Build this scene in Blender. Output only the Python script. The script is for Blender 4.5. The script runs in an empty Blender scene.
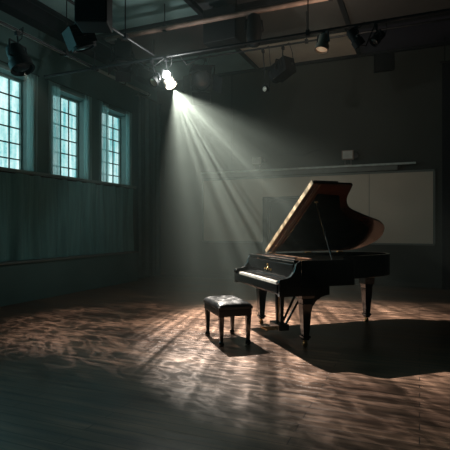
import bpy, bmesh, math, random
from mathutils import Vector, Matrix, Quaternion
random.seed(7)
S = bpy.context.scene
COL = S.collection
R = math.radians

# ------------------------------------------------------------------ camera
EYE = 1.38
cd = bpy.data.cameras.new('camera'); cam = bpy.data.objects.new('camera', cd); COL.objects.link(cam)
cam.location = (0, 0, EYE); cam.rotation_euler = (R(90), 0, R(22.8))
cd.sensor_width = 36; cd.lens = 463 / 450 * 36; cd.shift_y = 2 / 450; cd.clip_start = .05
S.camera = cam

# ------------------------------------------------------------------ world: black outside, thin haze in the hall
w = bpy.data.worlds.new('world'); S.world = w; w.use_nodes = True
wn = w.node_tree; wn.nodes.clear()
wo = wn.nodes.new('ShaderNodeOutputWorld'); wb = wn.nodes.new('ShaderNodeBackground')
wb.inputs['Color'].default_value = (.25, .6, .65, 1); wb.inputs['Strength'].default_value = .0
wv = wn.nodes.new('ShaderNodeVolumeScatter')
wv.inputs['Color'].default_value = (.78, .96, .90, 1); wv.inputs['Density'].default_value = .015
wv.inputs['Anisotropy'].default_value = .25
# the haze hangs towards the back of the hall and thins out towards the doors and the right-hand side
def wm(op, a, b_=None):
    n = wn.nodes.new('ShaderNodeMath'); n.operation = op
    for i, v in enumerate((a, b_)):
        if v is None: continue
        if isinstance(v, (int, float)): n.inputs[i].default_value = v
        else: wn.links.new(v, n.inputs[i])
    return n.outputs[0]
def ramp(v, a, b_, lo, hi):
    n = wn.nodes.new('ShaderNodeMapRange'); n.interpolation_type = 'SMOOTHSTEP'
    for k, x in zip(('From Min', 'From Max', 'To Min', 'To Max'), (a, b_, lo, hi)): n.inputs[k].default_value = x
    wn.links.new(v, n.inputs['Value']); return n.outputs[0]
wg = wn.nodes.new('ShaderNodeNewGeometry'); wsx = wn.nodes.new('ShaderNodeSeparateXYZ'); wn.links.new(wg.outputs['Position'], wsx.inputs[0])
HAZE = .0225
dens = wm('MULTIPLY', wm('MULTIPLY', ramp(wsx.outputs[1], 4.9, 7.4, .06, 1.), ramp(wsx.outputs[0], -3.4, .4, 1., .30)), HAZE)
wn.links.new(dens, wv.inputs['Density']); w.cycles.volume_step_size = .35; w.cycles.homogeneous_volume = False
wn.links.new(wb.outputs[0], wo.inputs['Surface']); wn.links.new(wv.outputs[0], wo.inputs['Volume'])
S.cycles.volume_bounces = 1; S.cycles.max_bounces = 8; S.cycles.diffuse_bounces = 4; S.cycles.glossy_bounces = 3
S.cycles.sample_clamp_indirect = 4.0; S.cycles.caustics_reflective = False; S.cycles.caustics_refractive = False
S.view_settings.view_transform = 'Standard'; S.view_settings.look = 'None'
S.view_settings.exposure = 0.0; S.view_settings.gamma = 1.0; S.view_settings.use_curve_mapping = False

# ------------------------------------------------------------------ stage lamps' light
def beam(name, loc, target, power, half, blend, color, radius, sx, sy, lo, hi, fine=14., rough=.5, roll=(.3, 1, .1)):
    """a stage lamp's light through a worn textured gobo"""
    ld = bpy.data.lights.new(name, 'SPOT'); o = bpy.data.objects.new(name, ld); COL.objects.link(o)
    o.location = loc
    o.rotation_mode = 'QUATERNION'
    d = (Vector(target) - Vector(loc)).normalized()
    zz = -d; yy = Vector(roll) - Vector(roll).dot(zz) * zz; yy.normalize()
    o.rotation_quaternion = Matrix((yy.cross(zz), yy, zz)).transposed().to_quaternion()      # roll: the way the gobo's long slots run
    ld.energy = power; ld.spot_size = 2 * R(half); ld.spot_blend = blend; ld.color = color
    ld.shadow_soft_size = radius
    ld.use_nodes = True; t = ld.node_tree; N = t.nodes; L = t.links; N.clear()
    out = N.new('ShaderNodeOutputLight'); em = N.new('ShaderNodeEmission'); L.new(em.outputs[0], out.inputs[0])
    tc = N.new('ShaderNodeTexCoord'); sp = N.new('ShaderNodeSeparateXYZ'); L.new(tc.outputs['Normal'], sp.inputs[0])
    def m(op, a, b=None):
        n = N.new('ShaderNodeMath'); n.operation = op
        for i, v in enumerate((a, b)):
            if v is None: continue
            if isinstance(v, (int, float)): n.inputs[i].default_value = v
            else: L.new(v, n.inputs[i])
        return n.outputs[0]
    az = m('MAXIMUM', m('ABSOLUTE', sp.outputs[2]), .15)
    x = m('DIVIDE', sp.outputs[0], az); y = m('DIVIDE', sp.outputs[1], az)
    cb = N.new('ShaderNodeCombineXYZ'); L.new(m('MULTIPLY', x, sx), cb.inputs[0]); L.new(m('MULTIPLY', y, sy), cb.inputs[1]); cb.inputs[2].default_value = 3.7
    n1 = N.new('ShaderNodeTexNoise'); n1.inputs['Scale'].default_value = 1.; n1.inputs['Detail'].default_value = 2.5
    n1.inputs['Roughness'].default_value = .55; n1.inputs['Distortion'].default_value = .25
    L.new(cb.outputs[0], n1.inputs['Vector'])
    mr = N.new('ShaderNodeMapRange'); mr.inputs['From Min'].default_value = .34; mr.inputs['From Max'].default_value = .66
    mr.inputs['To Min'].default_value = lo; mr.inputs['To Max'].default_value = hi; mr.clamp = True
    L.new(n1.outputs['Fac'], mr.inputs['Value'])
    # fine rippled ridges
    c2 = N.new('ShaderNodeCombineXYZ'); L.new(x, c2.inputs[0]); L.new(y, c2.inputs[1])
    n2 = N.new('ShaderNodeTexNoise'); n2.inputs['Scale'].default_value = fine; n2.inputs['Detail'].default_value = 1.5
    n2.inputs['Distortion'].default_value = 1.2; L.new(c2.outputs[0], n2.inputs['Vector'])
    L.new(m('MULTIPLY', x, .55), c2.inputs[0])
    rid = m('SUBTRACT', 1., m('MULTIPLY', m('ABSOLUTE', m('SUBTRACT', n2.outputs['Fac'], .5)), 5.))
    rid = m('POWER', m('MAXIMUM', rid, 0.), 3.)
    fine_f = m('ADD', 1. - rough * .55, m('MULTIPLY', rid, rough * 1.6))
    L.new(m('MULTIPLY', mr.outputs[0], fine_f), em.inputs['Strength'])
    return o

CA, SA = math.cos(R(22.8)), math.sin(R(22.8))
def at(px, py, z):
    """a point of the hall from its place in the 450 x 450 frame and its depth in metres"""
    x = (px - 225) / 463 * z
    return Vector((CA * x - SA * z, SA * x + CA * z, EYE + (227 - py) / 463 * z))

LAMP = at(168, 80, 8.0)
KEYAIM = Vector((-1.37, 6.36, 0.0))
BEAM_POWER = 2700
beam('key_beam', LAMP + (KEYAIM - LAMP).normalized() * .24, KEYAIM, BEAM_POWER, 35, .80, (1, .91, .80), .012, 26., 1.2, .24, 2.05, fine=32., rough=.85, roll=(-.5, .87, .3))
# the bare bulb that shows above the lens also spills a little light all round
ld = bpy.data.lights.new('bulb_spill', 'POINT'); o = bpy.data.objects.new('bulb_spill', ld); COL.objects.link(o)
ld.energy = 34; ld.color = (.95, 1, .95); ld.shadow_soft_size = .03; o.location = at(167, 74, 7.78)
L2 = Vector((-5.60, 5.25, 3.93)); L2D = Vector((.42, .06, -.9)).normalized()
beam('left_lamp_beam', L2 + L2D * .24, L2 + L2D, 260, 31, .8, (1, .84, .72), .012, 3.5, 3.5, .0, 1.8, fine=16., rough=1.4)
# upward fill added at the can lamp to brighten the pale ceiling panel
ld = bpy.data.lights.new('ceiling_fill', 'SPOT'); o = bpy.data.objects.new('ceiling_fill', ld); COL.objects.link(o)
ld.energy = 42; ld.spot_size = R(150); ld.spot_blend = 1.; ld.color = (1, .80, .62); ld.shadow_soft_size = .06
o.location = at(323, 33, 6.9) + Vector((0, .12, .0)); o.rotation_mode = 'QUATERNION'; o.rotation_quaternion = Vector((-.25, .62, .35)).to_track_quat('-Z', 'Y')
# teal fill added along the left wall out of frame, as from more windows
for k, y in enumerate((4.7, 3.1, 1.5)):
    ld = bpy.data.lights.new('teal_fill', 'AREA'); o = bpy.data.objects.new('teal_fill', ld); COL.objects.link(o)
    ld.shape = 'RECTANGLE'; ld.size = 1.8; ld.size_y = 1.1; ld.energy = 12; ld.color = (.30, .92, 1.); ld.spread = R(118)
    o.location = (-6.93, y, 3.34); o.rotation_euler = (0, R(-90), 0)

# ------------------------------------------------------------------ materials
MATS = {}
def mat(name, col, rough=.5, metal=0., var=.15, scale=6., bump=0., coat=0., spec=.5, emit=None, estr=0., stretch=(1, 1, 1)):
    if name in MATS: return MATS[name]
    m = bpy.data.materials.new(name); m.use_nodes = True; N = m.node_tree.nodes; L = m.node_tree.links
    b = N['Principled BSDF']
    tc = N.new('ShaderNodeTexCoord'); mp = N.new('ShaderNodeMapping'); mp.inputs['Scale'].default_value = stretch
    L.new(tc.outputs['Object'], mp.inputs[0])
    n = N.new('ShaderNodeTexNoise'); n.inputs['Scale'].default_value = scale; n.inputs['Detail'].default_value = 5
    L.new(mp.outputs[0], n.inputs['Vector'])
    cr = N.new('ShaderNodeValToRGB'); cr.color_ramp.elements[0].position = .3; cr.color_ramp.elements[1].position = .7
    cr.color_ramp.elements[0].color = tuple(c * (1 - var) for c in col) + (1,)
    cr.color_ramp.elements[1].color = tuple(min(1, c * (1 + var)) for c in col) + (1,)
    L.new(n.outputs['Fac'], cr.inputs[0]); L.new(cr.outputs[0], b.inputs['Base Color'])
    b.inputs['Roughness'].default_value = rough; b.inputs['Metallic'].default_value = metal
    b.inputs['Coat Weight'].default_value = coat; b.inputs['Coat Roughness'].default_value = .08
    b.inputs['Specular IOR Level'].default_value = spec
    if bump:
        bp = N.new('ShaderNodeBump'); bp.inputs['Strength'].default_value = bump; bp.inputs['Distance'].default_value = .02
        L.new(n.outputs['Fac'], bp.inputs['Height']); L.new(bp.outputs[0], b.inputs['Normal'])
    if emit:
        b.inputs['Emission Color'].default_value = tuple(emit) + (1,); b.inputs['Emission Strength'].default_value = estr
    MATS[name] = m
    return m

def floor_mat():
    m = bpy.data.materials.new('worn_floorboards'); m.use_nodes = True; N = m.node_tree.nodes; L = m.node_tree.links
    b = N['Principled BSDF']; tc = N.new('ShaderNodeTexCoord')
    br = N.new('ShaderNodeTexBrick'); br.offset = .37; br.inputs['Scale'].default_value = 1.
    br.inputs['Brick Width'].default_value = 2.1; br.inputs['Row Height'].default_value = .11
    br.inputs['Mortar Size'].default_value = .004; br.inputs['Mortar Smooth'].default_value = .3
    br.inputs['Color1'].default_value = (.150, .098, .070, 1); br.inputs['Color2'].default_value = (.215, .140, .100, 1)
    br.inputs['Mortar'].default_value = (.03, .02, .015, 1); br.inputs['Bias'].default_value = 0
    L.new(tc.outputs['Object'], br.inputs['Vector'])
    mp = N.new('ShaderNodeMapping'); mp.inputs['Scale'].default_value = (.7, 9, 1); L.new(tc.outputs['Object'], mp.inputs[0])
    g = N.new('ShaderNodeTexNoise'); g.inputs['Scale'].default_value = 2.2; g.inputs['Detail'].default_value = 7; g.inputs['Distortion'].default_value = .4
    L.new(mp.outputs[0], g.inputs['Vector'])
    mp2 = N.new('ShaderNodeMapping'); mp2.inputs['Scale'].default_value = (.45, 1.3, 1); L.new(tc.outputs['Object'], mp2.inputs[0])
    p = N.new('ShaderNodeTexNoise'); p.inputs['Scale'].default_value = 1.1; p.inputs['Detail'].default_value = 5; p.inputs['Distortion'].default_value = .8
    L.new(mp2.outputs[0], p.inputs['Vector'])
    def mixc(bt, f, a, c):
        x = N.new('ShaderNodeMix'); x.data_type = 'RGBA'; x.blend_type = bt; x.inputs['Factor'].default_value = f
        for i, v in ((6, a), (7, c)):
            L.new(v, x.inputs[i])
        return x.outputs[2]
    r1 = N.new('ShaderNodeValToRGB'); r1.color_ramp.elements[0].position = .34; r1.color_ramp.elements[1].position = .66
    r1.color_ramp.elements[0].color = (.45, .42, .42, 1); r1.color_ramp.elements[1].color = (1.25, 1.2, 1.15, 1); L.new(g.outputs['Fac'], r1.inputs[0])
    r2 = N.new('ShaderNodeValToRGB'); r2.color_ramp.elements[0].position = .35; r2.color_ramp.elements[1].position = .68
    r2.color_ramp.elements[0].color = (.5, .47, .47, 1); r2.color_ramp.elements[1].color = (1.3, 1.22, 1.15, 1); L.new(p.outputs['Fac'], r2.inputs[0])
    c = mixc('MULTIPLY', 1., mixc('MULTIPLY', 1., br.outputs['Color'], r1.outputs[0]), r2.outputs[0])
    L.new(c, b.inputs['Base Color'])
    rr = N.new('ShaderNodeMapRange'); rr.inputs['From Min'].default_value = .3; rr.inputs['From Max'].default_value = .7
    rr.inputs['To Min'].default_value = .26; rr.inputs['To Max'].default_value = .52
    ad = N.new('ShaderNodeMath'); ad.operation = 'ADD'; L.new(g.outputs['Fac'], ad.inputs[0]); L.new(p.outputs['Fac'], ad.inputs[1])
    hf = N.new('ShaderNodeMath'); hf.operation = 'MULTIPLY'; hf.inputs[1].default_value = .5; L.new(ad.outputs[0], hf.inputs[0])
    L.new(hf.outputs[0], rr.inputs['Value']); L.new(rr.outputs[0], b.inputs['Roughness'])
    bp = N.new('ShaderNodeBump'); bp.inputs['Strength'].default_value = .35; bp.inputs['Distance'].default_value = .006
    sb = N.new('ShaderNodeMath'); sb.operation = 'SUBTRACT'; L.new(hf.outputs[0], sb.inputs[0]); L.new(br.outputs['Fac'], sb.inputs[1])
    L.new(sb.outputs[0], bp.inputs['Height']); L.new(bp.outputs[0], b.inputs['Normal'])
    return m

M_FLOOR = floor_mat()
M_WALL = mat('dark_green_plaster', (.085, .165, .16), .8, var=.12, scale=1.2, bump=.05)
M_BACK = mat('grey_green_plaster', (.052, .058, .050), .8, var=.15, scale=.8, bump=.05)
M_PANEL = mat('pale_wall_board', (.60, .55, .45), .7, var=.10, scale=.9)
M_TRIM = mat('painted_trim', (.16, .19, .175), .6, var=.08)
M_SILL = mat('sill_paint', (.20, .30, .29), .55, var=.08)
M_CEIL = mat('dark_ceiling', (.06, .06, .065), .85, var=.2, scale=1.)
M_BEAMD = mat('black_ceiling_beam', (.010, .010, .014), .7)
M_DOOR = mat('door_paint', (.06, .065, .06), .6, var=.08)
M_CURT = mat('teal_curtain_cloth', (.13, .31, .315), .85, var=.2, scale=3, stretch=(1, 6, .4))
M_DRAPE = mat('black_drape_cloth', (.008, .008, .011), .9)
M_DRAPEG = mat('dark_teal_drape', (.07, .13, .13), .9)
M_IRON = mat('black_steel', (.010, .010, .012), .5, .1)
M_PIPE = mat('grey_steel_pipe', (.20, .19, .18), .45, .5, var=.3, scale=8)
M_BROWN = mat('brown_rail', (.22, .14, .11), .6, 0, var=.4, scale=5)
M_TEALP = mat('painted_wall_conduit', (.50, .60, .58), .5, 0, var=.2)
M_HOUS = mat('black_lamp_housing', (.007, .007, .008), .7, 0, spec=.25)
M_CAN = mat('grey_lamp_housing', (.28, .24, .20), .5, .3)
M_EDGE = mat('worn_metal_edge', (.35, .40, .40), .4, .7)
M_LENSD = mat('dark_lens', (.03, .035, .04), .12, 0)
M_PIANO = mat('black_piano_lacquer', (.004, .004, .0045), .16, 0, coat=.6)
M_LIDIN = mat('mahogany_lid_lining', (.105, .036, .025), .24, 0, var=.35, scale=2.5, coat=.6, stretch=(1, .35, 1))
M_LIDEDGE = mat('lamplit_lid_edge', (.42, .32, .20), .4, .3, var=.3, scale=14)  # lamplight caught by the lid's front edge, put into its colour
M_GOLD = mat('gilded_iron_plate', (.52, .34, .14), .35, .75, var=.1)
M_SOUND = mat('spruce_soundboard', (.34, .20, .10), .45, var=.2, stretch=(6, .4, 1))
M_WOODR = mat('red_brown_wood', (.15, .075, .045), .35, var=.3, scale=4, coat=.3)
M_IVORY = mat('ivory_key', (.72, .69, .63), .25, var=.03)
M_EBONY = mat('ebony_key', (.008, .008, .008), .3)
M_BRASS = mat('brass', (.65, .42, .18), .3, .95)
M_STEEL = mat('string_steel', (.55, .5, .45), .3, .9)
M_FELT = mat('red_felt', (.25, .02, .02), .9)
M_LEATH = mat('black_leather', (.016, .016, .017), .40, 0, bump=.2, scale=30)
M_BOXW = mat('white_lamp_box', (.5, .52, .5), .5)

def glass_mat():
    m = bpy.data.materials.new('daylit_frosted_glass'); m.use_nodes = True; N = m.node_tree.nodes; L = m.node_tree.links
    b = N['Principled BSDF']; tc = N.new('ShaderNodeTexCoord'); mp = N.new('ShaderNodeMapping')
    mp.inputs['Scale'].default_value = (1, 5.5, .55); L.new(tc.outputs['Object'], mp.inputs[0])
    n = N.new('ShaderNodeTexNoise'); n.inputs['Scale'].default_value = 2.; n.inputs['Detail'].default_value = 5; L.new(mp.outputs[0], n.inputs['Vector'])
    n2 = N.new('ShaderNodeTexNoise'); n2.inputs['Scale'].default_value = 22.; L.new(tc.outputs['Object'], n2.inputs['Vector'])
    mx = N.new('ShaderNodeMath'); mx.operation = 'MULTIPLY_ADD'; mx.inputs[1].default_value = .3; L.new(n2.outputs['Fac'], mx.inputs[0]); L.new(n.outputs['Fac'], mx.inputs[2])
    cr = N.new('ShaderNodeValToRGB'); e = cr.color_ramp.elements; e[0].position = .48; e[1].position = .82
    e[0].color = (.10, .40, .42, 1); e[1].color = (.62, .86, .84, 1); L.new(mx.outputs[0], cr.inputs[0])
    b.inputs['Base Color'].default_value = (.1, .2, .2, 1); b.inputs['Roughness'].default_value = .3
    L.new(cr.outputs[0], b.inputs['Emission Color']); b.inputs['Emission Strength'].default_value = 1.35
    return m
M_GLASS = glass_mat()

def sheer_mat():
    m = bpy.data.materials.new('sheer_voile'); m.use_nodes = True; N = m.node_tree.nodes; L = m.node_tree.links; N.clear()
    o = N.new('ShaderNodeOutputMaterial'); mix = N.new('ShaderNodeMixShader'); mix2 = N.new('ShaderNodeMixShader')
    tr = N.new('ShaderNodeBsdfTransparent'); df = N.new('ShaderNodeBsdfDiffuse'); tl = N.new('ShaderNodeBsdfTranslucent')
    df.inputs[0].default_value = (.45, .66, .64, 1); tl.inputs[0].default_value = (.55, .85, .85, 1)
    tc = N.new('ShaderNodeTexCoord'); n = N.new('ShaderNodeTexNoise'); mp = N.new('ShaderNodeMapping'); mp.inputs['Scale'].default_value = (1, 14, .3)
    L.new(tc.outputs['Object'], mp.inputs[0]); L.new(mp.outputs[0], n.inputs['Vector']); n.inputs['Scale'].default_value = 2
    mr = N.new('ShaderNodeMapRange'); mr.inputs['From Min'].default_value = .3; mr.inputs['From Max'].default_value = .7
    mr.inputs['To Min'].default_value = .25; mr.inputs['To Max'].default_value = .65; L.new(n.outputs['Fac'], mr.inputs['Value'])
    mix2.inputs[0].default_value = .55; L.new(df.outputs[0], mix2.inputs[1]); L.new(tl.outputs[0], mix2.inputs[2])
    L.new(mr.outputs[0], mix.inputs[0]); L.new(tr.outputs[0], mix.inputs[1]); L.new(mix2.outputs[0], mix.inputs[2]); L.new(mix.outputs[0], o.inputs[0])
    return m
M_SHEER = sheer_mat()
M_LAMPON = mat('lit_lamp_lens', (1, 1, 1), .3, emit=(1, .96, .88), estr=30)
M_WARMLIT = mat('warm_lit_lens', (1, .8, .6), .3, emit=(1, .62, .38), estr=.22)
M_MARK = mat('gold_leaf_mark', (.75, .5, .2), .35, .9, emit=None)

# ------------------------------------------------------------------ mesh helpers
def nb(): return bmesh.new()
def box(bm, c, s, rot=None):
    ret = bmesh.ops.create_cube(bm, size=1.)
    M = Matrix.Translation(c) @ (rot.to_matrix().to_4x4() if isinstance(rot, Quaternion) else (rot or Matrix.Identity(4))) @ Matrix.Diagonal((*s, 1))
    bmesh.ops.transform(bm, matrix=M, verts=ret['verts']); return ret['verts']
def bx(bm, x0, x1, y0, y1, z0, z1): return box(bm, ((x0 + x1) / 2, (y0 + y1) / 2, (z0 + z1) / 2), (x1 - x0, y1 - y0, z1 - z0))
def rod(bm, a, b, r0, r1=None, n=12, caps=True):
    a, b = Vector(a), Vector(b); d = b - a
    ret = bmesh.ops.create_cone(bm, cap_ends=caps, segments=n, radius1=r0, radius2=r0 if r1 is None else r1, depth=d.length)
    M = Matrix.Translation((a + b) / 2) @ d.to_track_quat('Z', 'Y').to_matrix().to_4x4()
    bmesh.ops.transform(bm, matrix=M, verts=ret['verts']); return ret['verts']
def taper(bm, c0, s0, c1, s1):
    """square post from (centre c0, size s0) up to (c1, s1)"""
    vs = []
    for c, s in ((c0, s0), (c1, s1)):
        for sx, sy in ((-1, -1), (1, -1), (1, 1), (-1, 1)):
            vs.append(bm.verts.new((c[0] + sx * s[0] / 2, c[1] + sy * s[1] / 2, c[2])))
    bm.faces.new(vs[3::-1]); bm.faces.new(vs[4:])
    for i in range(4): bm.faces.new((vs[i], vs[(i + 1) % 4], vs[4 + (i + 1) % 4], vs[4 + i]))
def prism(bm, pts, f0, f1):
    """outline pts mapped by f0 and f1 to two 3-D loops, closed into a solid"""
    a = [bm.verts.new(f0(p)) for p in pts]; b = [bm.verts.new(f1(p)) for p in pts]; n = len(pts)
    bm.faces.new(a[::-1]); bm.faces.new(b)
    for i in range(n): bm.faces.new((a[i], a[(i + 1) % n], b[(i + 1) % n], b[i]))
def flat(bm, pts, z0, z1): prism(bm, pts, lambda p: (p[0], p[1], z0), lambda p: (p[0], p[1], z1))
def lathe(bm, prof, M=None, n=20):
    rings = []
    for r, z in prof:
        rings.append([bm.verts.new((r * math.cos(2 * math.pi * k / n), r * math.sin(2 * math.pi * k / n), z)) for k in range(n)])
    new = [v for q in rings for v in q]
    for i in range(len(rings) - 1):
        for k in range(n): bm.faces.new((rings[i][k], rings[i][(k + 1) % n], rings[i + 1][(k + 1) % n], rings[i + 1][k]))
    bm.faces.new(rings[0][::-1]); bm.faces.new(rings[-1])
    if M is not None: bmesh.ops.transform(bm, matrix=M, verts=new)
def tube(bm, pts, r, n=8):
    for a, b in zip(pts, pts[1:]): rod(bm, a, b, r, n=n)
def obj(name, bm, m, parent=None, bevel=0., smooth=False, M=None):
    if M is not None: bmesh.ops.transform(bm, matrix=M, verts=bm.verts)
    bmesh.ops.recalc_face_normals(bm, faces=bm.faces)
    me = bpy.data.meshes.new(name); bm.to_mesh(me); bm.free(); me.materials.append(m)
    o = bpy.data.objects.new(name, me); COL.objects.link(o); o.parent = parent
    if bevel:
        mod = o.modifiers.new('bevel', 'BEVEL'); mod.width = bevel; mod.segments = 2; mod.limit_method = 'ANGLE'; mod.angle_limit = R(35)
    if smooth:
        for p in me.polygons: p.use_smooth = True
        try: me.set_sharp_from_angle(angle=R(35))
        except Exception: pass
    return o
def tag(o, label, cat, group=None, kind=None):
    if label: o['label'] = label
    if cat: o['category'] = cat
    if group: o['group'] = group
    if kind: o['kind'] = kind
    return o
def empty(name, label, cat, loc=(0, 0, 0), rz=0., group=None):
    o = bpy.data.objects.new(name, None); COL.objects.link(o); o.location = loc; o.rotation_euler = (0, 0, rz); o.empty_display_size = .1
    return tag(o, label, cat, group)
def struct(name, bm, m, label=None, **k):
    o = obj(name, bm, m, **k)
    if o.parent is None: o['kind'] = 'structure'
    if label: o['label'] = label
    return o

# ------------------------------------------------------------------ the hall
WX, BY, CZ = -6.95, 11.5, 5.55          # left wall, back wall, ceiling
RX, FY = 5.2, -3.2
WIN = [(5.72, 6.82), (7.34, 8.44), (8.95, 10.05)]; WZ0, WZ1 = 2.44, 4.24
b = nb(); bx(b, WX - .3, RX + .2, FY - .2, BY + .5, -.12, 0); struct('floor', b, M_FLOOR, 'worn dark timber floorboards with scuffed patches')
b = nb(); bx(b, WX - .4, RX + .2, FY - .2, BY + .5, CZ, CZ + .15); struct('ceiling', b, M_CEIL, 'dark ceiling of the hall')
b = nb()                                                            # left wall with three openings
x0, x1 = WX - .38, WX
bx(b, x0, x1, FY, BY + .3, 0, WZ0); bx(b, x0, x1, FY, BY + .3, WZ1, CZ)
ys = [FY] + [v for q in WIN for v in q] + [BY + .3]
for i in range(0, len(ys), 2): bx(b, x0, x1, ys[i], ys[i + 1], WZ0, WZ1)
struct('wall_left', b, M_WALL, 'dark green plaster wall with three tall windows')
AX0, AX1, AZ = -3.76, -2.55, 2.13
b = nb(); bx(b, WX, AX0, BY, BY + .5, 0, CZ); bx(b, AX1, RX, BY, BY + .5, 0, CZ); bx(b, AX0, AX1, BY, BY + .5, AZ, CZ); bx(b, AX0 - .1, AX1 + .1, BY + .5, BY + .6, 0, AZ + .2)
struct('wall_back', b, M_BACK, 'grey green back wall with a shallow doorway')
b = nb(); bx(b, RX, RX + .2, FY, BY, 0, CZ); struct('wall_right', b, M_BACK)
b = nb(); bx(b, WX, RX, FY - .2, FY, 0, CZ); struct('wall_front', b, M_BACK)
# door in the recess
b = nb(); bx(b, AX0 + .10, AX1 - .06, BY + .40, BY + .46, .01, AZ - .09); door = struct('door_1', b, M_DOOR, 'plain grey door set back in the wall recess')
b = nb(); bx(b, AX0 + .02, AX0 + .09, BY + .32, BY + .48, 0, AZ - .02); bx(b, AX1 - .055, AX1 - .01, BY + .32, BY + .48, 0, AZ - .02); bx(b, AX0 + .09, AX1 - .055, BY + .32, BY + .48, AZ - .085, AZ - .02)
obj('door_frame', b, M_DOOR, door)
b = nb(); rod(b, (AX1 - .18, BY + .40, 1.02), (AX1 - .18, BY + .35, 1.02), .012); rod(b, (AX1 - .18, BY + .355, 1.02), (AX1 - .29, BY + .355, 1.02), .01); obj('door_handle', b, M_PIPE, door)
# pale boards on the back wall, leaving the doorway free
for i, (a, c, z0, z1) in enumerate([(-5.46, AX0 - .01, 1.0, 2.65), (AX0 - .01, AX1, AZ + .03, 2.65), (AX1, -1.11, 1.0, 2.65), (-1.10, .28, 1.0, 2.65)]):
    b = nb(); bx(b, a, c, BY - .03, BY, z0, z1); t = struct('trim_%d' % (i + 1), b, M_PANEL, ['pale board left of the doorway', 'pale board above the doorway', 'pale board right of the doorway behind the piano lid', 'pale board at the right end by the black drape'][i], bevel=.004)
b = nb()
bx(b, -5.48, .31, BY - .05, BY - .031, 2.64, 2.685); bx(b, -5.48, AX0 - .02, BY - .05, BY - .0, .96, .998); bx(b, AX1 + .01, .31, BY - .05, BY - .0, .96, .998)
bx(b, .285, .325, BY - .05, BY, .998, 2.64); bx(b, -5.50, -5.462, BY - .05, BY, .998, 2.64)
struct('trim_5', b, M_TRIM, 'narrow moulding framing the pale boards')
b = nb(); bx(b, WX + .25, AX0, BY - .025, BY, 0, .12); bx(b, AX1, RX, BY - .025, BY, 0, .12); struct('baseboard_back', b, M_BACK)
# ceiling beams
b = nb()
for y in (2.2, 5.0, 8.15, 9.82): bx(b, WX, RX, y - .06, y + .06, CZ - .10, CZ)
bx(b, WX, RX, BY - .10, BY, CZ - .10, CZ)
for x in (-6.45, -3.88, -1.33, 1.25, 3.8): bx(b, x - .045, x + .045, FY, BY - .10, CZ - .085, CZ)
struct('trim_6', b, M_BEAMD, 'black beams crossing the ceiling')
b = nb(); bx(b, WX, WX + .28, FY, BY, 5.28, CZ - .001); struct('trim_7', b, M_BEAMD, 'dark bulkhead along the top of the left wall')
# ceiling panels between the beams
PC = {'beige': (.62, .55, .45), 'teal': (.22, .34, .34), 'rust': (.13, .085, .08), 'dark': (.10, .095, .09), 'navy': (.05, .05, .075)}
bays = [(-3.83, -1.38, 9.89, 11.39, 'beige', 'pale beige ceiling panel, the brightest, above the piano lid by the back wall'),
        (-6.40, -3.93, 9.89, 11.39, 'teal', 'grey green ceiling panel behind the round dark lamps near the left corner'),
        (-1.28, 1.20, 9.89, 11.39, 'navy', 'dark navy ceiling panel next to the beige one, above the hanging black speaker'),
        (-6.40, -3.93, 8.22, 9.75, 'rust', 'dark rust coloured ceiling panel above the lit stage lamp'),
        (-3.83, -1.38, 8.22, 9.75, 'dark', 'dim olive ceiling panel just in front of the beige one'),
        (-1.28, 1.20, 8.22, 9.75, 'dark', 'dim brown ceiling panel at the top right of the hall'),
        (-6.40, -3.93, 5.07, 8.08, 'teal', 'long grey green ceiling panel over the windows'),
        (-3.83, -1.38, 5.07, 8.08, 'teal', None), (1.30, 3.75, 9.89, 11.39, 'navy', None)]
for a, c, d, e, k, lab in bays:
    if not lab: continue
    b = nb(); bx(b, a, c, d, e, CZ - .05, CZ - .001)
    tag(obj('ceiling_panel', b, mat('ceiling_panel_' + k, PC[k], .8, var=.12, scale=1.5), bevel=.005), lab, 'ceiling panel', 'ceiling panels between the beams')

# ------------------------------------------------------------------ windows
for i, (ya, yb) in enumerate(WIN):
    b = nb(); gx = WX - .25
    fr = .05
    bx(b, gx - .03, gx + .04, ya, yb, WZ0, WZ0 + fr); bx(b, gx - .03, gx + .04, ya, yb, WZ1 - fr, WZ1)
    bx(b, gx - .03, gx + .04, ya, ya + fr, WZ0 + fr, WZ1 - fr); bx(b, gx - .03, gx + .04, yb - fr, yb, WZ0 + fr, WZ1 - fr)
    wf = struct('window_%d' % (i + 1), b, M_SILL, ['tall barred window nearest the camera, cut by the left edge', 'tall barred window in the middle of the three', 'tall barred window farthest away, nearest the back wall'][i], bevel=.004)
    b = nb()
    for k in range(1, 4):
        y = ya + fr + (yb - ya - 2 * fr) * k / 4; bx(b, gx - .005, gx + .022, y - .008, y + .008, WZ0 + fr, WZ1 - fr)
    for k in range(1, 6):
        z = WZ0 + fr + (WZ1 - WZ0 - 2 * fr) * (k - .35) / 5.65; bx(b, gx - .006, gx + .026, ya + fr, yb - fr, z - .011, z + .011)
    obj('glazing_bar', b, M_IRON, wf)
    b = nb(); bx(b, gx - .022, gx - .008, ya + fr, yb - fr, WZ0 + fr, WZ1 - fr); obj('pane', b, M_GLASS, wf)
    # casing on the wall face
    b = nb(); c = .055
    bx(b, WX - .0, WX + .025, ya - c, ya, WZ0 - .0, WZ1 + c); bx(b, WX, WX + .025, yb, yb + c, WZ0, WZ1 + c); bx(b, WX, WX + .025, ya, yb, WZ1, WZ1 + c)
    obj('casing', b, M_SILL, wf)
    b = nb(); bx(b, WX - .24, WX - .003, yb - .012, yb - .002, WZ0, WZ1 - .01); bx(b, WX - .24, WX - .003, ya + .002, ya + .012, WZ0, WZ1 - .01)
    obj('reveal', b, M_SILL, wf)
b = nb(); bx(b, WX, WX + .17, 2.0, 10.2, WZ0 - .06, WZ0 - .0); struct('trim_8', b, M_SILL, 'long ledge running under the windows', bevel=.006)

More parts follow.
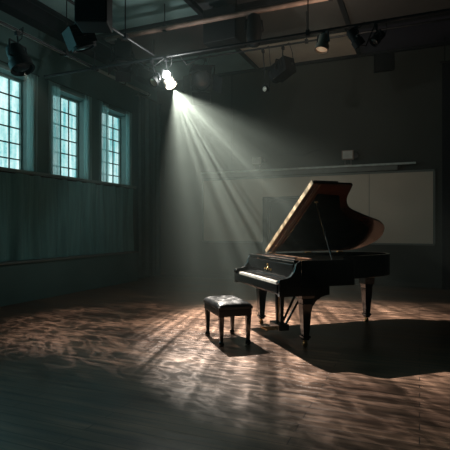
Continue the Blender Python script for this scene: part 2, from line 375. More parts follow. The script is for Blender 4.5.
def cloth(bm, y0, y1, z0, z1, x, amp, wave, seed, nz=7, axis='y', thick=.006):
    rnd = random.Random(seed); n = int((y1 - y0) / .018); ph = [rnd.uniform(0, 6) for _ in range(4)]
    def off(s, t):
        k = s * 2 * math.pi / wave
        return amp * (.55 * math.sin(k + ph[0] + .5 * math.sin(s * 3 + ph[1])) + .3 * math.sin(k * 1.63 + ph[2]) + .22 * math.sin(k * .41 + ph[3])) * (.5 + .5 * t) + .15 * amp * math.sin(t * 5 + s * 4)
    G = []
    for side in (0, 1):
        g = []
        for j in range(nz + 1):
            t = j / nz; row = []
            for i in range(n + 1):
                s = y0 + (y1 - y0) * i / n; o = x + off(s, t) + side * thick; z = z1 + (z0 - z1) * t
                row.append(bm.verts.new((o, s, z) if axis == 'y' else (s, o, z)))
            g.append(row)
        G.append(g)
        for j in range(nz):
            for i in range(n): bm.faces.new((g[j][i], g[j][i + 1], g[j + 1][i + 1], g[j + 1][i]))
    for i in range(n):
        for j in (0, nz): bm.faces.new((G[0][j][i], G[0][j][i + 1], G[1][j][i + 1], G[1][j][i]))
    for j in range(nz):
        for i in (0, n): bm.faces.new((G[0][j][i], G[0][j + 1][i], G[1][j + 1][i], G[1][j][i]))

# curtain under the ledge
root = empty('curtain', 'long dark teal pleated curtain hanging from the window ledge down to the low boxing', 'curtain', (0, 0, 0))
b = nb(); cloth(b, 2.0, 10.12, .765, WZ0 - .075, WX + .14, .10, .40, 3, 8); obj('curtain_cloth', b, M_CURT, root, smooth=True)
b = nb(); rod(b, (WX + .14, 2.0, WZ0 - .075), (WX + .14, 10.15, WZ0 - .075), .012); obj('curtain_rod', b, M_IRON, root)
# low boxing at the foot of the wall
root = empty('radiator_boxing', 'low dark green boxing running along the left wall under the curtain', 'boxing', (WX + .1, 6, 0))
b = nb(); bx(b, -.09, .17, -4, 4.10, 0, .72); obj('front_board', b, M_WALL, root, bevel=.004)
b = nb(); bx(b, -.09, .20, -4, 4.12, .721, .755); obj('top_shelf', b, M_TRIM, root, bevel=.006)
# drape in the far corner, left of the beam
root = empty('stage_drape', 'tall dark teal drape hanging in the far left corner past the windows', 'drape', (0, 0, 0))
b = nb(); cloth(b, 10.32, 11.40, .03, 4.85, WX + .17, .05, .30, 11, 10); obj('curtain_cloth', b, M_DRAPEG, root, smooth=True)
b = nb(); rod(b, (WX + .17, 10.25, 4.86), (WX + .17, 11.44, 4.86), .018); rod(b, (WX + .17, 10.4, 4.86), (WX + .005, 10.4, 4.86), .012); rod(b, (WX + .17, 11.3, 4.86), (WX + .005, 11.3, 4.86), .012); obj('curtain_rod', b, M_IRON, root)
# black drape at the right
root = empty('stage_drape', 'tall black drape at the right edge of the picture in front of the back wall', 'drape', (0, 0, 0))
b = nb(); cloth(b, .45, 3.6, .03, 4.95, BY - .40, .07, .33, 21, 8, axis='x'); obj('curtain_cloth', b, M_DRAPE, root, smooth=True)
b = nb(); rod(b, (.4, BY - .40, 4.96), (3.7, BY - .40, 4.96), .02); rod(b, (.5, BY - .4, 4.96), (.5, BY - .4, CZ - .05), .012); rod(b, (3.5, BY - .4, 4.96), (3.5, BY - .4, CZ - .05), .012); obj('curtain_rod', b, M_IRON, root)
# sheer curtains beside each window
for i, (ya, yb) in enumerate(WIN):
    root = empty('sheer_curtain', ['thin sheer curtain over the nearest window by the left edge', 'thin sheer curtain over the middle window', 'thin sheer curtain over the farthest window'][i], 'sheer curtain', (0, 0, 0), 0, 'sheer curtains over the windows')
    b = nb(); cloth(b, ya - .12, ya + .22, WZ0 + .015, WZ1 + .10, WX + .055, .014, .10, 31 + i, 5, thick=.002); cloth(b, yb - .16, yb + .12, WZ0 + .015, WZ1 + .10, WX + .055, .014, .10, 41 + i, 5, thick=.002)
    obj('curtain_cloth', b, M_SHEER, root, smooth=True)
    b = nb(); rod(b, (WX + .055, ya - .16, WZ1 + .105), (WX + .055, yb + .16, WZ1 + .105), .008); rod(b, (WX + .055, ya - .15, WZ1 + .105), (WX, ya - .15, WZ1 + .105), .006); rod(b, (WX + .055, yb + .15, WZ1 + .105), (WX, yb + .15, WZ1 + .105), .006)
    obj('curtain_rod', b, M_IRON, root)

# ------------------------------------------------------------------ things on the back wall
root = empty('wall_track', 'long pale metal track running along the back wall above the boards', 'track', (-2.77, BY, 2.80))
b = nb(); bx(b, -2.70, 2.69, -.16, -.12, .015, .06); obj('rail', b, M_TEALP, root, bevel=.004)
b = nb(); bx(b, -2.70, 2.30, -.12, -.10, -.10, .015); obj('channel', b, mat('track_channel', (.13, .15, .14), .5), root, bevel=.004)
for k in range(6):
    b = nb(); bx(b, -2.6 + k * .98, -2.56 + k * .98, -.10, 0, -.05, .03); obj('bracket', b, M_IRON, root)
for (x, z0, lab, s) in ((-3.87, 2.86, 'small pale box floodlight standing on the wall track left of the piano lid', 1.), (-1.58, 2.86, 'small grey box floodlight standing on the wall track right of the piano lid', 1.15)):
    root = empty('floodlight', lab, 'floodlight', (x, BY - .14, z0), 0, 'floodlights on the wall track')
    b = nb(); rod(b, (-.07, 0, 0), (-.07, 0, .13), .010); rod(b, (.07, 0, 0), (.07, 0, .13), .010); bx(b, -.08, .08, -.012, .012, 0, .014); obj('bracket', b, M_PIPE, root)
    b = nb(); bx(b, -.12 * s, .12 * s, -.07, .05, .13, .13 + .19 * s); obj('housing', b, M_BOXW if x < -3 else M_CAN, root, bevel=.01)
    b = nb(); bx(b, -.095 * s, .095 * s, -.076, -.069, .15, .11 + .19 * s); obj('lens', b, mat('frosted_lens', (.45, .5, .48), .3), root)
    b = nb(); bx(b, .125 * s, .20 * s, -.05, .03, .16, .26); obj('junction_box', b, M_IRON, root)
root = empty('cable', None, 'cable', (0, 0, 0)); tag(root, 'thin dark cable sagging on the back wall between the two floodlights', 'cable')
b = nb(); tube(b, [(-3.3 + k * .13, BY - .012, 3.20 + .05 * math.sin(k * 1.1) + .006 * k) for k in range(9)], .008, 6); obj('wire', b, M_IRON, root)
b = nb(); rod(b, (-4.63, BY - .02, 3.05), (-4.63, BY - .02, CZ - .1), .010); tag(obj('conduit', b, M_IRON), 'thin vertical dark conduit on the back wall left of the floodlights', 'conduit')
# conduit along the left wall
root = empty('wall_conduit', 'pale pipe running high along the left wall above the windows', 'pipe', (WX + .06, 8.0, 5.03))
b = nb(); rod(b, (0, -2.9, 0), (0, 3.0, 0), .038, n=14); obj('pipe', b, M_TEALP, root, smooth=True)
for k in range(6):
    b = nb(); bx(b, -.06, .042, -2.6 + k * 1.1, -2.56 + k * 1.1, -.045, .045); obj('bracket', b, M_IRON, root)

# ------------------------------------------------------------------ rigging pipes
def rig(label, a, c, r, m, hang=(), top=CZ):
    a, c = Vector(a), Vector(c); root = empty('rigging_pipe', label, 'pipe', (a + c) / 2, 0, 'rigging pipes under the ceiling'); o = (a + c) / 2
    b = nb(); rod(b, a - o, c - o, r, n=12); obj('pipe', b, m, root, smooth=True)
    for t in hang:
        p = a.lerp(c, t) - o; b = nb(); rod(b, p, (p.x, p.y, top - .08 - o.z), .009, n=8); bx(b, p.x - .03, p.x + .03, p.y - .03, p.y + .03, p.z - r - .012, p.z + r + .02)
        obj('hanger', b, M_IRON, root)
    return root
rig('black steel pipe carrying the lit stage lamp, running left to right', (-6.7, 6.92, 4.30), (3.2, 6.92, 4.30), .024, M_IRON, (.12, .52, .9))
rig('brown pipe above the black one, catching warm light', (-5.6, 7.40, 5.02), (3.0, 7.40, 5.02), .045, M_BROWN, (.15, .5, .85))
rig('thin dark pipe closest to the back wall, under the beige panel', (-6.3, 8.70, 4.90), (3.3, 8.70, 4.90), .018, M_IRON, (.1, .45, .8))
rig('dark pipe running from the camera to the lit stage lamp', (-4.25, 2.4, 4.36), (-4.25, 7.0, 4.36), .020, M_IRON, (.1, .8))
rig('dark pipe running beside the window wall at the top left', (-5.62, 2.4, 4.36), (-5.62, 7.0, 4.36), .020, M_IRON, (.1, .85))

# ------------------------------------------------------------------ stage lamps
def lamp(name, label, hang, pivot, aim, rad, length, style='can', housing=None, lens=None, group='stage lamps on the rigging', clampr=.03, doors=True, doorlen=None):
    """hang: point on the pipe; pivot: centre of the housing; aim: direction of the lens"""
    housing = housing or M_HOUS; lens = lens or M_LENSD
    hang, pivot, aim = Vector(hang), Vector(pivot), Vector(aim).normalized()
    root = empty(name, label, 'stage lamp', hang, 0, group)
    p = pivot - hang
    side = aim.cross(Vector((0, 0, 1))); side = side.normalized() if side.length > .1 else Vector((1, 0, 0))
    q = Matrix((side, aim.cross(side) * -1, aim)).transposed()      # x side, z aim
    if q.determinant() < 0: q = Matrix((side, aim.cross(side), aim)).transposed()
    M = Matrix.Translation(p) @ q.to_4x4()
    b = nb(); box(b, (0, 0, -.055), (.05, .07, .06)); rod(b, (0, 0, -.06), p.normalized() * max(.05, (p.length - rad * 1.35)), .012); obj('clamp', b, M_IRON, root, bevel=.004)
    b = nb(); w = rad * 1.22; topz = rad * 1.35
    up = -p.normalized()
    A = p + side * w; B = p - side * w; A2 = p + side * w * .85 + up * topz; B2 = p - side * w * .85 + up * topz
    tube(b, [A, A2, B2, B], .014, 6); rod(b, A, p + side * rad * .8, .02); rod(b, B, p - side * rad * .8, .02); obj('yoke', b, M_IRON, root)
    b = nb()
    if style == 'can':
        lathe(b, [(rad * .35, -length * .55), (rad * .72, -length * .50), (rad * .80, -length * .30), (rad * .80, length * .1), (rad, length * .16), (rad, length * .5), (rad * 1.06, length * .5), (rad * 1.06, length * .45), (rad * 1.02, length * .44)][:7] + [(rad * .9, length * .5), (rad * .88, length * .36)], M, 24)
    elif style == 'fresnel':
        box(b, (0, 0, -length * .05), (rad * 1.75, rad * 1.9, length * .85))
        for k in range(4): box(b, (0, 0, -length * .32 + k * length * .12), (rad * 1.9, rad * 1.5, length * .03))
        bmesh.ops.transform(b, matrix=M, verts=b.verts)
        lathe(b, [(rad * .8, length * .30), (rad, length * .34), (rad, length * .5), (rad * .88, length * .5), (rad * .86, length * .40)], M, 24)
    elif style == 'mover':
        lathe(b, [(rad * .4, -length * .6), (rad * .85, -length * .5), (rad * 1.0, -length * .25), (rad, length * .15), (rad * .85, length * .42), (rad * .7, length * .5), (rad * .6, length * .5)], M, 24)
    obj('housing', b, housing, root, bevel=.003 if style == 'fresnel' else 0, smooth=style != 'fresnel')
    b = nb(); lr = rad * (.84 if style != 'mover' else .58); z = length * (.40 if style != 'mover' else .5)
    lathe(b, [(lr, z - .01), (lr, z), (lr * .8, z + rad * .10), (lr * .4, z + rad * .17), (lr * .05, z + rad * .19)], M, 24); obj('lens', b, lens, root, smooth=True)
    if doors:
        dl = doorlen or rad * 1.1
        for k in range(4):
            b = nb(); a = k * math.pi / 2
            box(b, (0, 0, dl / 2), (rad * (1.7 if k % 2 == 0 else 1.4), .006, dl))
            D = M @ Matrix.Rotation(a, 4, 'Z') @ Matrix.Translation((0, rad * 1.02, length * .5)) @ Matrix.Rotation(R(-32), 4, 'X')
            bmesh.ops.transform(b, matrix=D, verts=b.verts); obj('barn_door', b, housing, root)
    b = nb(); tail = p - aim * length * .55
    pts = [tail, tail + Vector((0, 0, -.05)) - aim * .05, tail * .5 + Vector((.10, .03, 0)), Vector((.12, 0, .03)), Vector((.03, 0, .0))]
    tube(b, pts, .006, 5); obj('power_cable', b, M_IRON, root)
    return root

ka = (KEYAIM - LAMP).normalized()
lamp('stage_lamp', 'bright lit stage lamp sending the beam down onto the piano', (LAMP.x, 6.92, 4.30), LAMP, ka, .105, .26, 'can', M_CAN, M_LAMPON, doors=False)
def hx(px, Y, Z):
    """point on the left-to-right pipe (Y, Z) seen at column px"""
    t = (px - 225) / 463; z = Y / (SA * t + CA); return Vector((z * (CA * t - SA), Y, Z))
sl = [o for o in bpy.data.objects if o.get('label', '').startswith('bright lit')][0]
b = nb(); bmesh.ops.create_uvsphere(b, u_segments=20, v_segments=12, radius=.055, matrix=Matrix.Translation(at(167, 74, 7.9) - sl.location)); obj('bulb', b, M_LAMPON, sl, smooth=True)
lamp('stage_lamp', 'small round lamp just left of the lit stage lamp', hx(152, 6.92, 4.30), at(156, 80, 7.9), (-.25, -.75, -.75), .085, .18, 'can', M_HOUS, mat('warm_glint_lens', (.5, .3, .2), .3, .8), doors=False)  # warm reflection in this lamp is put into the lens colour
lamp('stage_lamp', 'black boxy lamp tilted below the brown pipe, left of the lit lamp', hx(119, 7.4, 5.02), at(123, 56, 8.8), (.25, -.35, -.9), .17, .46, 'fresnel')
lamp('stage_lamp', 'dark lamp with open flap right of the lit lamp, hung from the thin pipe', hx(205, 8.7, 4.90), at(201, 78, 9.5), (.35, -.6, -.45), .22, .50, 'fresnel', doorlen=.30)
lamp('stage_lamp', 'wide dark lamp hanging low under the beige ceiling panel', hx(283, 8.7, 4.90), at(282, 70, 8.8), (-.8, .5, -.25), .15, .48, 'fresnel', doors=False)
lamp('stage_lamp', 'grey can lamp with a faint warm glow in front of the beige ceiling panel', hx(323, 6.92, 4.30), at(323, 43, 6.9), (-.15, -.22, -.95), .10, .24, 'can', M_CAN, M_WARMLIT, doors=False)
lamp('stage_lamp', 'round black lamp at the far left, overlapping the nearest window', (-5.62, 5.25, 4.36), (-5.60, 5.25, 3.93), (.42, .06, -.9), .17, .38, 'can', doors=False)
lamp('stage_lamp', 'black boxy lamp at the top left, just below the big black loudspeaker', (-4.25, 5.0, 4.36), at(80, 38, 6.4), (.2, .35, -.9), .17, .30, 'fresnel', doors=False)
lamp('stage_lamp', 'black rounded moving lamp beside the big black box at the top', hx(254, 7.4, 5.02 - .03), at(254, 31, 7.85), (.05, -.1, -1), .13, .50, 'mover', doors=False)
lamp('stage_lamp', 'left one of the two dark lamps hanging side by side at the top right', hx(356, 6.92, 4.30), at(355, 38, 6.55), (.5, .3, -.8), .085, .26, 'can', M_HOUS, doors=False)
lamp('stage_lamp', 'right one of the two dark lamps hanging side by side at the top right', hx(376, 6.92, 4.30), at(378, 38, 6.55), (-.5, -.4, -.6), .07, .2, 'can', M_HOUS, M_LENSD, doors=False)
lamp('stage_lamp', 'tiny dark lamp with glints hanging left of the beige ceiling panel', hx(263, 8.7, 4.90), at(266, 89, 9.3), (-.2, -.9, -.2), .06, .14, 'can', M_HOUS, mat('glinting_lens', (.5, .55, .5), .2), doors=False)

# hanging boxes
def speaker(name, label, c, s, top, rz=0., grille=True, group=None):
    root = empty(name, label, 'loudspeaker', c, rz, group)
    b = nb(); bx(b, -s[0] / 2, s[0] / 2, -s[1] / 2, s[1] / 2, -s[2] / 2, s[2] / 2); obj('cabinet', b, M_HOUS, root, bevel=.015)
    if grille:
        b = nb(); bx(b, -s[0] * .44, s[0] * .44, -s[1] / 2 - .012, -s[1] / 2 - .001, -s[2] * .45, s[2] * .45); obj('grille', b, M_IRON, root)
    for sx in (-1, 1):
        b = nb(); rod(b, (sx * s[0] * .35, 0, s[2] / 2 - .01), (sx * s[0] * .35, 0, top - c[2]), .01); obj('hanger', b, M_IRON, root)
    return root
c = at(94, 2, 5.6); speaker('loudspeaker', 'big black loudspeaker hanging at the top left, largest of the black boxes', c, (.38, .34, .62), CZ - .001, R(25), group='black loudspeakers')
c = at(384, 64, 11.0); speaker('loudspeaker', 'small black loudspeaker hanging high by the back wall at the right', c, (.48, .3, .44), CZ - .06, R(12), group='black loudspeakers')
c = at(225, 29, 8.6); speaker('equipment_case', 'large matt black box hanging at the top centre above the beam', c, (.66, .5, .62), CZ - .001, R(-4), grille=False)['category'] = 'equipment case'
# slack cables
for pts, lab in (([at(64, 32, 6.6), at(68, 47, 6.6), at(71, 55, 6.6)], None),
                 ([hx(140, 6.92, 4.28), hx(148, 6.92, 4.12), hx(157, 6.92, 4.20), hx(164, 6.92, 4.28)], 'slack black cable looping under the pipe by the lit lamp'),
                 ([hx(180, 6.92, 4.28), hx(187, 6.92, 4.10), hx(196, 6.92, 4.16), hx(203, 6.92, 4.28)], 'slack black cable looping right of the lit lamp'),
                 ([hx(345, 6.92, 4.28), hx(356, 6.92, 4.02), hx(366, 6.92, 3.98), hx(375, 6.92, 4.28)], 'slack black cable hanging from the top right lamp cluster')):
    if lab:
        b = nb(); tube(b, pts, .009, 6); tag(obj('cable', b, M_IRON), lab, 'cable')

# ------------------------------------------------------------------ grand piano
PLOC = Vector((-1.948, 5.511, 0)); PRZ = R(-49.1)
P = empty('grand_piano', 'black grand piano with its lid propped open, standing in the light beam', 'piano', PLOC, PRZ)
def spline(pts, n=6):
    out = []
    for i in range(len(pts) - 1):
        p0 = Vector(pts[max(i - 1, 0)]); p1 = Vector(pts[i]); p2 = Vector(pts[i + 1]); p3 = Vector(pts[min(i + 2, len(pts) - 1)])
        for k in range(n):
            t = k / n; out.append(.5 * ((2 * p1) + (p2 - p0) * t + (2 * p0 - 5 * p1 + 4 * p2 - p3) * t * t + (3 * p1 - p0 - 3 * p2 + p3) * t ** 3))
    out.append(Vector(pts[-1])); return out
def outline(cy, y0t, y0b, grow=0.):
    curve = spline([(.64, cy + .05), (.46, cy + .10), (.29, cy + .24), (.18, cy + .46), (.09, 1.80), (-.01, 2.03), (-.17, 2.20), (-.42, 2.27), (-.62, 2.16), (-.73, 1.98), (-.76, 1.78)])
    pts = [(.76, y0t), (.76, cy), (.735, cy + .03)] + [tuple(v) for v in curve] + [(-.76, y0b)]
    return pts
def inset(pts, d):
    n = len(pts); res = []
    for i in range(n):
        a, b_, c = Vector(pts[i - 1]), Vector(pts[i]), Vector(pts[(i + 1) % n])
        e1 = (b_ - a).normalized(); e2 = (c - b_).normalized(); n1 = Vector((-e1.y, e1.x)); n2 = Vector((-e2.y, e2.x)); nn = (n1 + n2)
        nn = nn / max(.3, nn.length_squared) * 2 if nn.length > .1 else n1
        res.append(b_ + nn * d)
    return res
OUT = outline(.98, .30, .30); INN = inset(OUT, .045)
b = nb()                                                            # rim: a wall following the outline
for z0, z1 in ((.70, 1.0),):
    o0 = [b.verts.new((p[0], p[1], z0)) for p in OUT]; o1 = [b.verts.new((p[0], p[1], z1)) for p in OUT]
    i0 = [b.verts.new((p.x, p.y, z0)) for p in INN]; i1 = [b.verts.new((p.x, p.y, z1)) for p in INN]
    for k in range(len(OUT) - 1):
        for q in ((o0, o1), (o1, i1), (i1, i0), (i0, o0)): b.faces.new((q[0][k], q[0][k + 1], q[1][k + 1], q[1][k]))
    for k in (0, len(OUT) - 1): b.faces.new((o0[k], o1[k], i1[k], i0[k]))
obj('rim', b, M_PIANO, P, bevel=.004)
side = [(0.03, .60), (0.03, .735), (.02, .76), (.03, .79), (.07, .80), (.12, .805), (.17, .825), (.205, .87), (.225, .93), (.25, .975), (.30, 1.0), (.30, .60)]
for s in (-1, 1):
    b = nb(); x0, x1 = (.705, .76) if s > 0 else (-.76, -.705)
    prism(b, side, lambda p: (x0, p[0], p[1]), lambda p: (x1, p[0], p[1])); obj('arm', b, M_PIANO, P, bevel=.006)
b = nb(); bx(b, -.705, .705, .05, .62, .615, .695); bx(b, -.76, .76, .30, .66, .60, .699); obj('keybed', b, M_PIANO, P, bevel=.004)
b = nb(); bx(b, -.705, .705, .02, .048, .635, .735); obj('key_slip', b, M_PIANO, P, bevel=.004)
for s in (-1, 1):
    b = nb(); bx(b, min(s * .625, s * .703), max(s * .625, s * .703), .05, .20, .696, .765); obj('key_block', b, M_PIANO, P, bevel=.006)
b = nb(); bx(b, -.703, .703, .218, .235, .78, .955); bx(b, -.703, .703, .205, .235, .745, .782); fb = obj('fallboard', b, M_PIANO, P, bevel=.006)
# gold emblem and lettering strokes on the fallboard
b = nb(); yy = .2165
for k in range(12):
    a0, a1 = R(200 + k * 140 / 12), R(200 + (k + 1) * 140 / 12)
    rod(b, (.0 + .022 * math.cos(a0), yy, .895 + .022 * math.sin(a0)), (.022 * math.cos(a1), yy, .895 + .022 * math.sin(a1)), .0025, n=6)
rod(b, (-.020, yy, .888), (-.012, yy, .912), .0025, n=6); rod(b, (.020, yy, .888), (.012, yy, .912), .0025, n=6); rod(b, (0, yy, .873), (0, yy, .918), .002, n=6)
obj('emblem', b, M_MARK, fb)
for k, (x, kind) in enumerate(((-.105, 0), (-.045, 1), (.020, 0), (.082, 2))):
    b = nb()
    rod(b, (x, yy, .838), (x, yy, .863), .003, n=6)
    if kind == 0: rod(b, (x, yy, .862), (x + .018, yy, .840), .0028, n=6); rod(b, (x + .018, yy, .838), (x + .018, yy, .863), .003, n=6)
    elif kind == 1: rod(b, (x, yy, .862), (x + .016, yy, .862), .0028, n=6); rod(b, (x, yy, .850), (x + .013, yy, .850), .0028, n=6); rod(b, (x, yy, .839), (x + .016, yy, .839), .0028, n=6)
    else: rod(b, (x + .018, yy, .838), (x, yy, .863), .0028, n=6); rod(b, (x + .018, yy, .863), (x + .018, yy, .838), .003, n=6)
    obj('letter', b, M_MARK, fb, M=Matrix.Translation((0, 0, -.006)))
# keys
KW = 1.246 / 52; wk = None; bk = None
def key(x, first, black):
    if first is None:
        b = nb()
        if black: bx(b, -.0052, .0052, .105, .205, .757, .771)
        else: bx(b, -KW / 2 + .0006, KW / 2 - .0006, .052, .205, .728, .757)
        o = obj('black_key' if black else 'white_key', b, M_EBONY if black else M_IVORY, P, bevel=.0012)
    else:
        o = first.copy(); COL.objects.link(o); o.parent = P
    o.location = (x, 0, 0); return o
for k in range(52):
    x = -.623 + KW * (k + .5); o = key(x, wk, False); wk = wk or o
    if k % 7 in (0, 2, 3, 5, 6) and k < 51: o = key(x + KW / 2, bk, True); bk = bk or o
b = nb(); bx(b, -.62, .62, .197, .204, .758, .763); obj('key_felt', b, M_FELT, P)
# top in front of the lid: folded music desk and its shelf
b = nb(); bx(b, -.705, .705, .24, .275, .955, .985); bx(b, -.712, .712, .225, .30, .985, 1.0); obj('front_rail', b, M_PIANO, P, bevel=.003)
b = nb(); bx(b, -.66, .66, .305, .345, .965, .995); bx(b, -.66, -.60, .345, .58, .965, .985); bx(b, .60, .66, .345, .58, .965, .985); obj('desk_slide', b, M_WOODR, P, bevel=.003)
b = nb()
for y in (.362, .545): bx(b, -.52, .52, y, y + .016, .987, 1.003)
for x in (-.52, -.18, .16, .495): bx(b, x, x + .022, .362, .561, .988, 1.002)
md = obj('music_desk', b, M_WOODR, P, bevel=.002)
b = nb(); bx(b, -.50, .50, .345, .362, .985, 1.018); obj('desk_ledge', b, M_PIANO, md, bevel=.003)
# inside: pin block, plate, soundboard, strings
INS = inset(OUT, .06)
b = nb(); flat(b, [tuple(p) for p in INS], .80, .815); obj('soundboard', b, M_SOUND, P)
b = nb(); flat(b, [tuple(p) for p in inset(OUT, .05)], .702, .715); obj('bottom_board', b, M_PIANO, P)
b = nb(); bx(b, -.69, .69, .345, .56, .88, .935); obj('pin_block', b, M_WOODR, P, bevel=.003)
b = nb(); bx(b, -.69, .69, .36, .60, .937, .957)
ins2 = inset(OUT, .05); 
for pts in ([(-.69, .6), (-.69, 1.9), (-.60, 1.9), (-.60, .6)], [(.69, .6), (.69, .96), (.62, .98), (.62, .6)], [(-.25, .6), (-.31, 2.10), (-.34, 2.10), (-.28, .6)], [(.12, .6), (.02, 1.62), (-.01, 1.62), (.09, .6)], [(.40, .6), (.36, 1.12), (.33, 1.12), (.37, .6)],
            [(-.69, 1.78), (-.5, 2.14), (-.2, 2.12), (-.03, 1.92), (-.12, 1.86), (-.25, 1.98), (-.45, 2.0), (-.60, 1.78)]):
    flat(b, pts, .885, .905)
obj('iron_plate', b, M_GOLD, P, bevel=.004)
b = nb()
for k in range(60):
    x = .66 - k * 1.30 / 59; tt = k / 59; y1 = .98 + 1.0 * min(1, tt * 1.15) ** 1.2; y1 = min(y1, 1.98)
    x1 = x - .05 * tt if k < 44 else x + .12
    if x1 > .2: y1 = min(y1, 1.08)
    rod(b, (x, .50, .985), (min(x1, .64), y1, .945), .0018, n=4)
tag(obj('strings', b, M_STEEL, P), None, None, kind='stuff')
b = nb()
for k in range(88):
    x = .66 - k * 1.32 / 87
    for j in range(2): rod(b, (x, .43 + .03 * j + .008 * (k % 2), .957), (x, .43 + .03 * j + .008 * (k % 2), .990), .0042, n=5)
tag(obj('tuning_pins', b, M_STEEL, P), None, None, kind='stuff')
b = nb()
for k in range(60): bx(b, .60 - k * 1.2 / 59 - .006, .60 - k * 1.2 / 59 + .006, .64, .69, .965, .985)
tag(obj('dampers', b, M_PIANO, P), None, None, kind='stuff')
# lid, hinged on the bass side
TH = R(35.5)
LM = Matrix.Translation((-.762, 0, 1.012)) @ Matrix.Rotation(-TH, 4, 'Y') @ Matrix.Translation((.762, 0, 0))
LO = outline(1.13, .60, .53)
LO = [(x * (1.03 if x > .6 else 1.0), y) for x, y in LO]
b = nb(); flat(b, LO, .010, .024); lid = obj('lid', b, M_PIANO, P, bevel=.003, M=LM.copy())
LI = [tuple(p) for p in inset(LO, .012)]
b = nb(); flat(b, LI, .000, .0095); obj('lid_lining', b, M_LIDIN, lid, M=LM.copy())
LC = [(.58, .74), (.56, 1.06), (.28, 1.22), (.08, 1.45), (.0, 1.72), (-.16, 1.92), (-.40, 1.98), (-.60, 1.86), (-.70, 1.70), (-.70, .70)]
b = nb(); flat(b, LC, -.005, -.0002); obj('dark_inset', b, M_PIANO, lid, M=LM.copy())  # black sheet over the middle of the lining
b = nb(); e0, e1 = Vector((-.762, .53)), Vector((.783, .60))
flat(b, [(-.762, .516), (.783, .586), (.783, .599), (-.762, .529)], -.012, .047); obj('lid_front_edge', b, M_LIDEDGE, lid, bevel=.002, M=LM.copy())['label'] = 'front edge of the lid, coloured gold as if lamplit'
b = nb(); flat(b, [(-.74, .60), (.77, .66), (.77, .70), (-.74, .64)], -.016, -.001); obj('lid_batten', b, M_WOODR, lid, M=LM.copy())
b = nb(); flat(b, [(-.757, .545), (.78, .615), (.78, .95), (-.757, .88)], .0255, .045); obj('front_flap', b, M_PIANO, lid, bevel=.003, M=LM.copy())
for y in (.62, 1.2, 1.75):
    b = nb(); rod(b, (-.766, y - .05, 1.006), (-.766, y + .05, 1.006), .009, n=10); obj('hinge', b, M_BRASS, P)
# prop
foot = Vector((.715, .72, 1.0)); tip = LM @ Vector((.42, .80, .0))
b = nb(); rod(b, foot, tip, .011, n=10); rod(b, foot + (tip - foot) * .32, foot + (tip - foot) * .36, .015, n=10); obj('lid_prop', b, M_PIANO, P, smooth=True)
b = nb(); rod(b, tip - Vector((0, 0, .012)), tip + Vector((0, 0, .006)), .022, n=12); obj('prop_cup', b, M_BRASS, P)
# legs
def leg(x, y):
    b = nb()
    taper(b, (x, y, .56), (.155, .155), (x, y, .60 if y < 1 else .70), (.165, .165))
    taper(b, (x, y, .50), (.115, .115), (x, y, .56), (.135, .135))
    taper(b, (x, y, .13), (.072, .072), (x, y, .50), (.120, .120))
    taper(b, (x, y, .105), (.098, .098), (x, y, .13), (.098, .098))
    taper(b, (x, y, .075), (.06, .06), (x, y, .105), (.085, .085))
    l = obj('leg', b, M_PIANO, P, bevel=.004)
    b = nb(); rod(b, (x, y, .05), (x, y, .078), .016); box(b, (x - .018, y, .042), (.006, .035, .05)); box(b, (x + .018, y, .042), (.006, .035, .05)); rod(b, (x - .014, y, .028), (x + .014, y, .028), .028, n=18)
    obj('caster', b, M_BRASS, l, smooth=True)
    if y < 1:                                                       # curved bracket under the keybed
        s = 1
        pts = [(y + .05, .60), (y + .30, .60), (y + .20, .575), (y + .12, .53), (y + .075, .47), (y + .055, .40)]
        b = nb(); prism(b, pts, lambda p: (x - .045, p[0], p[1]), lambda p: (x + .045, p[0], p[1])); obj('bracket', b, M_PIANO, l)
leg(.655, .40); leg(-.655, .40); leg(-.30, 1.90)
# pedal lyre
LYY = .38
b = nb(); taper(b, (0, LYY, .535), (.30, .11), (0, LYY, .615), (.34, .13))
for s in (-1, 1): taper(b, (s * .055, LYY, .15), (.038, .045), (s * .075, LYY, .54), (.042, .05))
ly = obj('pedal_lyre', b, M_PIANO, P, bevel=.004)
b = nb(); bx(b, -.15, .15, LYY - .075, LYY + .065, .075, .155); obj('pedal_box', b, M_PIANO, ly, bevel=.006)
for k in (-1, 0, 1):
    b = nb(); box(b, (k * .068, LYY - .135, .088), (.024, .12, .012)); rod(b, (k * .068, LYY - .20, .082), (k * .068, LYY - .20, .094), .019, n=14); obj('pedal', b, M_BRASS, ly, smooth=False)
    b = nb(); rod(b, (k * .03, LYY, .15), (k * .03, LYY, .54), .004, n=6); obj('pedal_rod', b, M_BRASS, ly)
for s in (-1, 1):
    b = nb(); rod(b, (s * .05, LYY + .06, .13), (s * .10, LYY + .40, .72), .016, n=8); obj('brace', b, M_PIANO, ly)

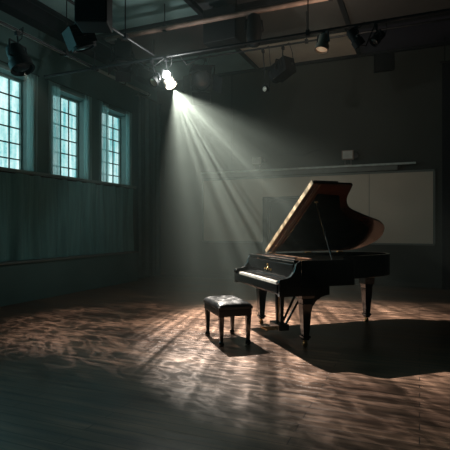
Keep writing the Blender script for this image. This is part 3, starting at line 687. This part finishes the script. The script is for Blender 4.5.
# ------------------------------------------------------------------ bench
B = empty('piano_bench', 'small black leather piano bench standing in front of the keyboard', 'bench', (-2.168, 5.223, 0), PRZ)
HX, HY = .285, .165
for sx in (-1, 1):
    for sy in (-1, 1):
        b = nb(); x, y = sx * HX, sy * HY
        taper(b, (x, y, .06), (.038, .038), (x, y, .345), (.058, .058)); lathe(b, [(.012, 0), (.030, .006), (.034, .03), (.026, .055), (.018, .064)], Matrix.Translation((x, y, 0)), 14)
        obj('leg', b, M_PIANO, B, bevel=.003)
b = nb(); bx(b, -HX - .035, HX + .035, -HY - .035, HY + .035, .345, .425); obj('apron', b, M_PIANO, B, bevel=.005)
b = nb(); n, mth = 48, 32; WX2, WY2 = HX + .045, HY + .045; grid = []
tufts = [(-.19, -.0), (0, 0), (.19, 0), (-.095, .1), (.095, .1), (-.095, -.1), (.095, -.1)]
for j in range(mth + 1):
    row = []
    for i in range(n + 1):
        u, v = i / n * 2 - 1, j / mth * 2 - 1; x, y = u * WX2, v * WY2
        edge = (1 - abs(u) ** 7) * (1 - abs(v) ** 5)
        z = .455 + .055 * max(0, edge) ** .5
        for tx, ty in tufts: z -= .012 * math.exp(-((x - tx) ** 2 + (y - ty) ** 2) / .0016)
        z -= .006 * abs(math.sin((x / .19 + y / .2) * math.pi / 1.)) ** .3 * 0 
        row.append(b.verts.new((x, y, z)))
    grid.append(row)
for j in range(mth):
    for i in range(n): b.faces.new((grid[j][i], grid[j][i + 1], grid[j + 1][i + 1], grid[j + 1][i]))
ring = grid[0][:] + [r[-1] for r in grid[1:]] + grid[-1][-2::-1] + [r[0] for r in grid[-2:0:-1]]
low = [b.verts.new((v.co.x * .985, v.co.y * .985, .426)) for v in ring]
for k in range(len(ring)): b.faces.new((ring[k], ring[(k + 1) % len(ring)], low[(k + 1) % len(ring)], low[k]))
b.faces.new(low[::-1])
cu = obj('cushion', b, M_LEATH, B, smooth=True)
for tx, ty in tufts:
    b = nb(); lathe(b, [(.004, .490), (.009, .494), (.009, .499), (.003, .500)], Matrix.Translation((tx, ty, 0)), 10); obj('button', b, M_LEATH, cu)
